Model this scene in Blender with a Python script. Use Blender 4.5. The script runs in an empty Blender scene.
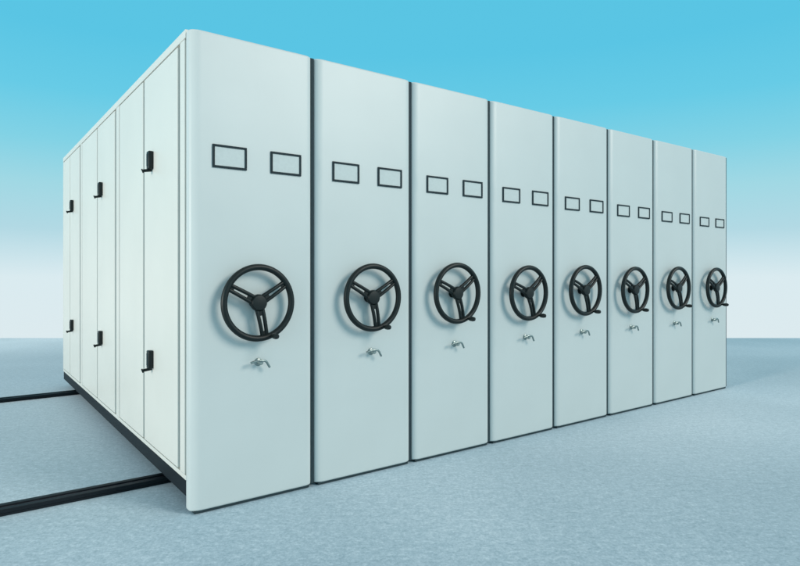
import bpy, bmesh, math, random
from mathutils import Vector, Matrix

S = bpy.context.scene
C = S.collection
random.seed(4)

# ------------------------------------------------------------ materials
def nt(name):
    m = bpy.data.materials.new(name); m.use_nodes = True
    t = m.node_tree; b = t.nodes['Principled BSDF']
    return m, t, b

def coord(t, scale=(1, 1, 1)):
    tc = t.nodes.new('ShaderNodeTexCoord'); mp = t.nodes.new('ShaderNodeMapping')
    mp.inputs['Scale'].default_value = scale
    t.links.new(tc.outputs['Object'], mp.inputs['Vector'])
    return mp.outputs['Vector']

def noise(t, vec, scale, detail=3, rough=.5):
    n = t.nodes.new('ShaderNodeTexNoise')
    n.inputs['Scale'].default_value = scale; n.inputs['Detail'].default_value = detail
    n.inputs['Roughness'].default_value = rough
    t.links.new(vec, n.inputs['Vector'])
    return n.outputs['Fac']

def ramp(t, fac, stops):
    r = t.nodes.new('ShaderNodeValToRGB')
    e = r.color_ramp.elements
    e[0].position, e[0].color = stops[0][0], (*stops[0][1], 1)
    e[1].position, e[1].color = stops[1][0], (*stops[1][1], 1)
    for p, c in stops[2:]:
        k = e.new(p); k.color = (*c, 1)
    t.links.new(fac, r.inputs['Fac'])
    return r.outputs['Color']

def bump(t, b, h, strength, dist):
    n = t.nodes.new('ShaderNodeBump')
    n.inputs['Strength'].default_value = strength; n.inputs['Distance'].default_value = dist
    t.links.new(h, n.inputs['Height']); t.links.new(n.outputs['Normal'], b.inputs['Normal'])

def mixv(t, a, b_, f):
    m = t.nodes.new('ShaderNodeMath'); m.operation = 'MULTIPLY_ADD'
    t.links.new(a, m.inputs[0]); m.inputs[1].default_value = f; t.links.new(b_, m.inputs[2])
    return m.outputs[0]

def paint(name, c, rough=.42, var=.025):
    m, t, b = nt(name)
    v = coord(t)
    n = noise(t, v, 1.7, 4)
    lo = tuple(x * (1 - var) for x in c); hi = tuple(min(1, x * (1 + var)) for x in c)
    t.links.new(ramp(t, n, [(.3, lo), (.7, hi)]), b.inputs['Base Color'])
    b.inputs['Roughness'].default_value = rough
    fine = noise(t, v, 420, 2)                   # powder-coat orange peel
    wave = noise(t, v, 2.2, 1)                   # sheet metal not dead flat
    bump(t, b, mixv(t, wave, fine, 20), .35, .0006)
    return m

def flat(name, c, rough=.5, metal=0., ns=60, var=.12):
    m, t, b = nt(name)
    v = coord(t)
    n = noise(t, v, ns, 3)
    lo = tuple(x * (1 - var) for x in c); hi = tuple(min(1, x * (1 + var)) for x in c)
    t.links.new(ramp(t, n, [(.3, lo), (.7, hi)]), b.inputs['Base Color'])
    b.inputs['Roughness'].default_value = rough; b.inputs['Metallic'].default_value = metal
    return m

M = {}
M['panel'] = paint('pale_grey_powder_coat', (.60, .635, .62))
M['door'] = paint('lit_side_powder_coat', (.72, .70, .645), .38)  # same coat as the panels, brighter side light put into the colour
M['black_plastic'] = flat('black_plastic', (.005, .010, .010), .45)
M['black_plastic'].node_tree.nodes['Principled BSDF'].inputs['Specular IOR Level'].default_value = .32
M['black_steel'] = flat('black_painted_steel', (.004, .008, .012), .6)
M['black_steel'].node_tree.nodes['Principled BSDF'].inputs['Specular IOR Level'].default_value = .25
M['gap'] = flat('grey_gap_shade', (.16, .19, .19), .8)  # seam shading painted as a grey strip
M['rubber'] = flat('dark_green_grey_rubber', (.022, .040, .047), .7)
M['rubber'].node_tree.nodes['Principled BSDF'].inputs['Specular IOR Level'].default_value = .25
M['outline'] = flat('dark_label_frame', (.008, .022, .028), .6)
M['outline'].node_tree.nodes['Principled BSDF'].inputs['Specular IOR Level'].default_value = .25
M['card'] = flat('pale_label_card', (.59, .635, .62), .6, var=.03)
M['chrome'] = flat('satin_chrome', (.30, .36, .35), .38, 1.0, 30, .06)
M['slot'] = flat('worn_rail_steel', (.045, .045, .06), .42, .5, 25, .5)

# floor: blue-grey vinyl/carpet with mottling
def floor_mat():
    m, t, b = nt('mottled_blue_grey_flooring')
    v = coord(t)
    big = noise(t, v, .5, 2)
    mid = noise(t, coord(t, (7, 10, 1)), 2.6, 6, .75)
    fine = noise(t, v, 60, 4, .85)
    s1 = mixv(t, mid, big, 1.3)
    s2 = mixv(t, fine, s1, 1.9)
    mr = t.nodes.new('ShaderNodeMapRange')
    mr.inputs['From Min'].default_value = 1.62; mr.inputs['From Max'].default_value = 2.58
    t.links.new(s2, mr.inputs['Value'])
    col = ramp(t, mr.outputs['Result'], [(.0, FL[0]), (1., FL[1]), (.5, FL[2])])
    t.links.new(col, b.inputs['Base Color'])
    b.inputs['Roughness'].default_value = .7
    b.inputs['Specular IOR Level'].default_value = .22
    bump(t, b, fine, .12, .001)
    b.inputs['Sheen Weight'].default_value = .42; b.inputs['Sheen Roughness'].default_value = .4
    b.inputs['Sheen Tint'].default_value = (1, .97, .97, 1)
    return m
FL = [(.20, .32, .385), (.56, .68, .75), (.34, .475, .55)]
M['floor'] = floor_mat()

# ------------------------------------------------------------ mesh helpers
def obj(name, bm, mat, parent=None, smooth=False, loc=None):
    bmesh.ops.recalc_face_normals(bm, faces=bm.faces)
    me = bpy.data.meshes.new(name); bm.to_mesh(me); bm.free()
    me.materials.append(mat)
    if smooth:
        me.shade_smooth()
        try: me.set_sharp_from_angle(angle=math.radians(38))
        except Exception: pass
    o = bpy.data.objects.new(name, me); C.objects.link(o)
    if parent: o.parent = parent
    if loc: o.location = loc
    return o

def box(bm, x0, x1, y0, y1, z0, z1, bev=0., seg=2):
    r = bmesh.ops.create_cube(bm, size=1)
    vs = r['verts']
    for v in vs:
        v.co = Vector((x0 + (v.co.x + .5) * (x1 - x0), y0 + (v.co.y + .5) * (y1 - y0), z0 + (v.co.z + .5) * (z1 - z0)))
    if bev:
        es = list({e for v in vs for e in v.link_edges})
        bmesh.ops.bevel(bm, geom=es, offset=bev, segments=seg, profile=.5, affect='EDGES')

def tube(bm, p0, p1, r0, r1=None, n=16, caps=True):
    r1 = r0 if r1 is None else r1
    p0 = Vector(p0); p1 = Vector(p1); d = p1 - p0
    q = d.to_track_quat('Z', 'Y').to_matrix().to_4x4()
    mat = Matrix.Translation((p0 + p1) / 2) @ q
    bmesh.ops.create_cone(bm, cap_ends=caps, cap_tris=False, segments=n, radius1=r0, radius2=r1, depth=d.length, matrix=mat)

def lathe_y(bm, prof, n=40):
    """profile of (radius, y) revolved about the Y axis"""
    rings = []
    for r, y in prof:
        rings.append([bm.verts.new((r * math.cos(2 * math.pi * k / n), y, r * math.sin(2 * math.pi * k / n))) for k in range(n)])
    for a, b in zip(rings, rings[1:]):
        for k in range(n):
            bm.faces.new((a[k], a[(k + 1) % n], b[(k + 1) % n], b[k]))
    bm.faces.new(rings[0]); bm.faces.new(rings[-1])

def torus_y(bm, R, r, n=72, m=14):
    vs = []
    for i in range(n):
        a = 2 * math.pi * i / n
        row = []
        for j in range(m):
            b = 2 * math.pi * j / m
            k = R + r * math.cos(b)
            row.append(bm.verts.new((k * math.cos(a), r * 1.05 * math.sin(b), k * math.sin(a))))
        vs.append(row)
    for i in range(n):
        for j in range(m):
            bm.faces.new((vs[i][j], vs[(i + 1) % n][j], vs[(i + 1) % n][(j + 1) % m], vs[i][(j + 1) % m]))

def sweep(bm, pts, r, n=10):
    pts = [Vector(p) for p in pts]; rings = []
    for i, p in enumerate(pts):
        d = (pts[min(i + 1, len(pts) - 1)] - pts[max(i - 1, 0)]).normalized()
        u = d.cross(Vector((0, 1, 0)));  u = u.normalized() if u.length > 1e-4 else Vector((1, 0, 0))
        w = d.cross(u).normalized()
        rings.append([bm.verts.new(p + (u * math.cos(2 * math.pi * k / n) + w * math.sin(2 * math.pi * k / n)) * r) for k in range(n)])
    for a, b in zip(rings, rings[1:]):
        for k in range(n): bm.faces.new((a[k], a[(k + 1) % n], b[(k + 1) % n], b[k]))
    bm.faces.new(rings[0]); bm.faces.new(rings[-1])

# ------------------------------------------------------------ dimensions (metres)
W = .6915          # one unit along the row (X)
PW = W - .0245      # visible end panel
H = 2.400          # end panel height
HC = 2.412         # body height
L = 4.25           # unit length (Y)

# ------------------------------------------------------------ one mobile cabinet
def panel_bm():
    bm = bmesh.new()
    def prof(e):
        pts = [(e, .064), (e, .038)]
        ax, ay, bx, by = .054, .030, .036, .016
        for k in range(1, 11):
            a = math.pi / 2 * k / 10
            pts.append((e + ax * (1 - math.cos(a)), e + ay * (1 - math.sin(a)) + .0))
        for k in range(0, 11):
            a = math.pi / 2 * k / 10
            pts.append((PW - e - bx * (1 - math.sin(a)), e + by * (1 - math.cos(a))))
        pts.append((PW - e, .064))
        return pts
    rings = []
    z0, z1, r = .014, H, .012
    zs = [(z0 + r * (1 - math.sin(a)), r * (1 - math.cos(a))) for a in [math.pi / 2 * (1 - k / 5) for k in range(6)]]
    zs = [(z0 + r * (1 - math.cos(math.pi / 2 * k / 5)), r * (1 - math.sin(math.pi / 2 * k / 5))) for k in range(6)]
    zs += [(z1 - r * (1 - math.sin(math.pi / 2 * k / 5)), r * (1 - math.cos(math.pi / 2 * k / 5))) for k in range(6)]
    for z, e in zs:
        rings.append([bm.verts.new((x, y, z)) for x, y in prof(e)])
    n = len(rings[0])
    for a, b in zip(rings, rings[1:]):
        for k in range(n):
            bm.faces.new((a[k], a[(k + 1) % n], b[(k + 1) % n], b[k]))
    bm.faces.new(rings[0]); bm.faces.new(rings[-1])
    return bm

def make_handwheel(parent, ax, az, base):
    """rim is the part; hub, three spokes and the spinning knob are its sub-parts"""
    R, r, off = .184, .0155, -.055
    bm = bmesh.new(); torus_y(bm, R, r * 1.06)
    wh = obj('handwheel', bm, M['black_plastic'], parent, True, (ax, off, az))
    bm = bmesh.new()
    lathe_y(bm, [(.030, .055), (.030, .047), (.019, .043), (.019, .020), (.040, .016), (.044, .008), (.044, -.006), (.037, -.015), (.018, -.018)])
    obj('hub', bm, M['black_plastic'], wh, True)
    for k in range(3):
        a = math.radians(base + (0, 112, 231)[k])
        u = Vector((math.cos(a), 0, math.sin(a))); s = Vector((-math.sin(a), 0, math.cos(a)))
        bm = bmesh.new()
        for sg in (-1, 1):
            pts = []
            for q in range(9):
                f = q / 8
                rad = .030 + (R - .030) * f
                pts.append(u * rad + s * sg * (.0165 - .0045 * f) + Vector((0, .004 - .006 * math.sin(math.pi * f), 0)))
            sweep(bm, pts, .0102)
        # thin web between the two bars, open in its middle
        for f0, f1 in ((.028, .068), (.150, .176)):
            p = [u * f0 + s * .012, u * f1 + s * .012, u * f1 - s * .012, u * f0 - s * .012]
            lo = [bm.verts.new(v + Vector((0, .007, 0))) for v in p]; hi = [bm.verts.new(v + Vector((0, -.003, 0))) for v in p]
            bm.faces.new(lo); bm.faces.new(hi)
            for q in range(4): bm.faces.new((lo[q], lo[(q + 1) % 4], hi[(q + 1) % 4], hi[q]))
        obj('spoke', bm, M['black_plastic'], wh, True)
    a = math.radians(base + 10)
    bm = bmesh.new()
    lathe_y(bm, [(.007, .0), (.007, -.022), (.011, -.026), (.0145, -.038), (.0155, -.058), (.013, -.073), (.006, -.079)], 20)
    k = obj('knob', bm, M['black_plastic'], wh, True, (R * math.cos(a), -.004, R * math.sin(a)))
    return wh

def make_lock(parent, ax, az):
    bm = bmesh.new()
    lathe_y(bm, [(.021, .0005), (.021, -.004), (.018, -.007), (.012, -.008), (.012, -.040), (.010, -.043)], 28)
    lk = obj('lock', bm, M['chrome'], parent, True, (ax, 0, az))
    bm = bmesh.new()                                   # small turning lever
    pts = []
    for q in range(13):
        t = q / 12
        pts.append((-.058 + .105 * t, -.042 - .006 * math.sin(math.pi * t), .003 + .010 * math.sin(math.pi * min(1, t * 1.1)) - (.030 * max(0, t - .8) / .2)))
    sweep(bm, pts, .0062, 12)
    obj('lock_lever', bm, M['chrome'], lk, True)
    return lk

def make_cabinet(label, wheel_x, wheel_z, wheel_a, card_z, card_h):
    root = bpy.data.objects.new('mobile_cabinet', None); C.objects.link(root)
    root.empty_display_size = .3
    root['label'] = label; root['category'] = 'cabinet'
    root['group'] = 'row of closed mobile shelving cabinets'
    obj('end_panel', panel_bm(), M['panel'], root, True)
    bm = bmesh.new(); box(bm, .018, W - .005, .066, L, .158, HC, .004)
    obj('body', bm, M['door'], root)
    bm = bmesh.new(); box(bm, .004, W - .004, .068, L + .01, .073, .156, .003)
    obj('chassis', bm, M['black_steel'], root)
    for y in (.60, 3.70):                              # carrying wheels on the two rails
        for x in (.16, .53):
            bm = bmesh.new(); tube(bm, (x, y - .011, .078), (x, y + .011, .078), .043, n=28)
            obj('roller', bm, M['black_steel'], root, True)
    bm = bmesh.new(); box(bm, PW + .001, W - .001, .014, .062, .016, H - .005, .002)
    obj('rubber_seal', bm, M['rubber'], root)
    bm = bmesh.new(); box(bm, .022, PW - .012, .007, .058, .003, .0155)
    obj('kick_shadow', bm, M['rubber'], root)  # dark strip standing in for the shadow gap under the panel
    for f in (.157, .609):
        x0, x1, z0, z1, t, d = f * W, f * W + .180, card_z - card_h / 2, card_z + card_h / 2, .0112, .007
        bm = bmesh.new()
        box(bm, x0, x1, -d, .001, z1 - t, z1, .0015); box(bm, x0, x1, -d, .001, z0, z0 + t, .0015)
        box(bm, x0, x0 + t, -d + .0005, .001, z0 + t, z1 - t, 0); box(bm, x1 - t, x1, -d + .0005, .001, z0 + t, z1 - t, 0)
        h = obj('label_holder', bm, M['outline'], root)
        bm = bmesh.new(); box(bm, x0 + t, x1 - t, -.003, .001, z0 + t, z1 - t)
        obj('card', bm, M['card'], h)
    make_handwheel(root, wheel_x, wheel_z, wheel_a)
    make_lock(root, wheel_x + .020, .727)
    return root

wheels = [(.500, 1.040, -79), (.530, 1.050, -80), (.492, 1.062, -76), (.492, 1.050, -73), (.450, 1.058, -76), (.445, 1.050, -79), (.465, 1.056, -74), (.505, 1.050, -78)]
labels = [
    'pale grey shelving cabinet at the left end, nearest, with paired doors down its side',
    'second shelving cabinet from the left, right beside the one with side doors',
    'third shelving cabinet from the left end of the grey row',
    'fourth shelving cabinet from the left, just left of the middle of the row',
    'fifth shelving cabinet from the left, just right of the middle of the row',
    'third shelving cabinet from the right, far end of the grey row',
    'second to last shelving cabinet, beside the farthest one on the right',
    'farthest and smallest looking shelving cabinet, at the right end of the row',
]
first = None
for i in range(8):
    wx, wz, wa = wheels[i]
    c = make_cabinet(labels[i], (wx - .02) * W, wz, wa, 1.7825 - (0, .009, .02, .032, .045, .057, .069, .080)[i], .117 - .0035 * i)
    c.location = (i * W, 0, 0)
    if i == 0: first = c

# ---- the visible long side of the first cabinet: frame posts, top and bottom rails, doors, handles
def side_part(name, mat, x0, x1, y0, y1, z0, z1, bev=.003):
    bm = bmesh.new(); box(bm, x0, x1, y0, y1, z0, z1, bev)
    return obj(name, bm, mat, first)

ZB, ZT = .165, 2.408
side_part('top_rail', M['door'], -.004, .0175, .0675, L, ZT - .040, ZT + .003)
side_part('bottom_rail', M['door'], -.002, .0175, .0675, L, .158, .182)
posts = [(.084, .160), (1.572, 1.664), (3.090, 3.162), (4.220, 4.249)]
for y0, y1 in posts:
    side_part('frame_post', M['door'], -.003, .0175, y0, y1, .1835, ZT - .0415)
sections = [(.190, .879, 1.540), (1.698, 2.352, 3.054), (3.198, 3.76, 4.190)]

def make_handle(parent, y, z):
    bm = bmesh.new()
    box(bm, -.0345, -.0068, y - .026, y + .026, z - .052, z + .052, .006, 3)
    h = obj('door_handle', bm, M['black_plastic'], parent, True)
    bm = bmesh.new()
    box(bm, -.0375, -.0335, y - .014, y + .014, z - .034, z + .036, .0015)
    obj('grip_inlay', bm, M['rubber'], h)
    bm = bmesh.new()
    tube(bm, (-.010, y + .004, z - .055), (-.055, y + .010, z - .062), .0085, .0085, 14)
    tube(bm, (-.055, y + .010, z - .062), (-.062, y + .012, z - .065), .013, .012, 14)
    obj('lock_key', bm, M['black_plastic'], h, True)
    return h

for n, (y0, ys, y1) in enumerate(sections):
    for (a, b, near) in ((y0, ys - .016, True), (ys + .016, y1, False)):
        d = side_part('door', M['door'], -.0065, .0175, a + .002, b - .002, .190, ZT - .050, .0055)
        if near:
            yy = ys - .205
            make_handle(d, yy, 1.845); make_handle(d, yy, .694)
# grey strips added behind the door edges, shade of the gaps as colour
for y0, ys, y1 in sections:
    for a, b in ((y0 - .028, y0 + .004), (ys - .020, ys + .020), (y1 - .004, y1 + .028)):
        side_part('door_gap_shade', M['gap'], .0120, .0165, a, b, .190, ZT - .050, .001)

# ------------------------------------------------------------ rails on the floor
def rail(y, label):
    root = bpy.data.objects.new('floor_rail', None); C.objects.link(root)
    root.location = (0, y, 0); root['label'] = label; root['category'] = 'rail'
    root['group'] = 'floor rails under the cabinets'
    x0, x1 = -4.6, 8 * W - .06
    bm = bmesh.new()
    box(bm, x0, x1, -.052, .052, .0015, .012, .001)
    box(bm, x0, x1, -.050, -.016, .0125, .034, .002)
    box(bm, x0, x1, .016, .050, .0125, .034, .002)
    obj('rail_channel', bm, M['black_steel'], root)
    bm = bmesh.new(); box(bm, x0 + .003, x1 - .003, -.0150, .0150, .0125, .0265, .001)
    obj('running_strip', bm, M['slot'], root)
rail(.60, 'nearer black steel floor rail running out left beside the big front corner')
rail(3.70, 'farther thin black steel floor rail running out left near the back corner')

# ------------------------------------------------------------ floor
YAW = math.radians(36.62)
cx, cy, cz = -.9303, -2.9753, 1.1915
fwd = Vector((math.sin(YAW), math.cos(YAW), 0)); rgt = Vector((math.cos(YAW), -math.sin(YAW), 0))
bm = bmesh.new()
D = 11.07
box(bm, -24, 24, -9, D, -.12, 0)
fl = obj('floor', bm, M['floor'])
fl.location = (cx, cy, 0); fl.rotation_euler = (0, 0, -YAW)
fl['kind'] = 'structure'

# ------------------------------------------------------------ world: pale horizon to cyan, unseen neutral zenith added to balance ambient
w = bpy.data.worlds.new('World'); S.world = w; w.use_nodes = True
t = w.node_tree; bg = t.nodes['Background']
tc = t.nodes.new('ShaderNodeTexCoord'); sp = t.nodes.new('ShaderNodeSeparateXYZ')
t.links.new(tc.outputs['Generated'], sp.inputs[0])
mr = t.nodes.new('ShaderNodeMapRange')
mr.inputs['From Min'].default_value = -.2; mr.inputs['From Max'].default_value = .8
t.links.new(sp.outputs['Z'], mr.inputs['Value'])
def lin(*c): return tuple((x / 255 / 12.92) if x / 255 <= .04045 else ((x / 255 + .055) / 1.055) ** 2.4 for x in c)
st = [(-.12, (221, 234, 238)), (.8, (190, 192, 192)), (-.005, (218, 235, 240)), (.02, (205, 229, 236)), (.065, (178, 217, 228)),
      (.13, (160, 216, 228)), (.19, (130, 210, 229)), (.26, (103, 203, 230)), (.34, (90, 197, 228)), (.45, (90, 196, 226)), (.62, (165, 190, 202))]
col = ramp(t, mr.outputs['Result'], [(max(0, z + .2), lin(*c)) for z, c in st])
t.links.new(col, bg.inputs['Color']); bg.inputs['Strength'].default_value = 1.0

# ------------------------------------------------------------ studio lamps
def area(name, loc, target, size, power, col):
    d = bpy.data.lights.new(name, 'AREA'); d.shape = 'DISK'; d.size = size; d.energy = power; d.color = col
    o = bpy.data.objects.new(name, d); C.objects.link(o); o.location = loc
    o.rotation_euler = (Vector(target) - Vector(loc)).to_track_quat('-Z', 'Y').to_euler()
    return o
area('side_softbox', (-34, 0, 4.2), (0, 2.2, 1.0), 9.0, 8200, (1, .96, .88))
sd = bpy.data.lights.new('key_lamp', 'SUN'); sd.energy = 1.8; sd.angle = math.radians(22); sd.color = (1, .93, .84)
so = bpy.data.objects.new('key_lamp', sd); C.objects.link(so)
so.rotation_euler = Vector((-.50, .80, -.50)).to_track_quat('-Z', 'Y').to_euler(); so.location = (4, -6, 5)

# ------------------------------------------------------------ camera
cd = bpy.data.cameras.new('camera'); cam = bpy.data.objects.new('camera', cd); C.objects.link(cam)
cam.location = (cx, cy, cz); cam.rotation_euler = (math.pi / 2, 0, -YAW)
cd.sensor_width = 36; cd.lens = 36 * 600.12 / 800; cd.shift_y = -9.6 / 800; cd.clip_end = 200
S.camera = cam
S.view_settings.view_transform = 'Standard'; S.view_settings.look = 'None'
S.view_settings.gamma = 1; S.view_settings.exposure = 0
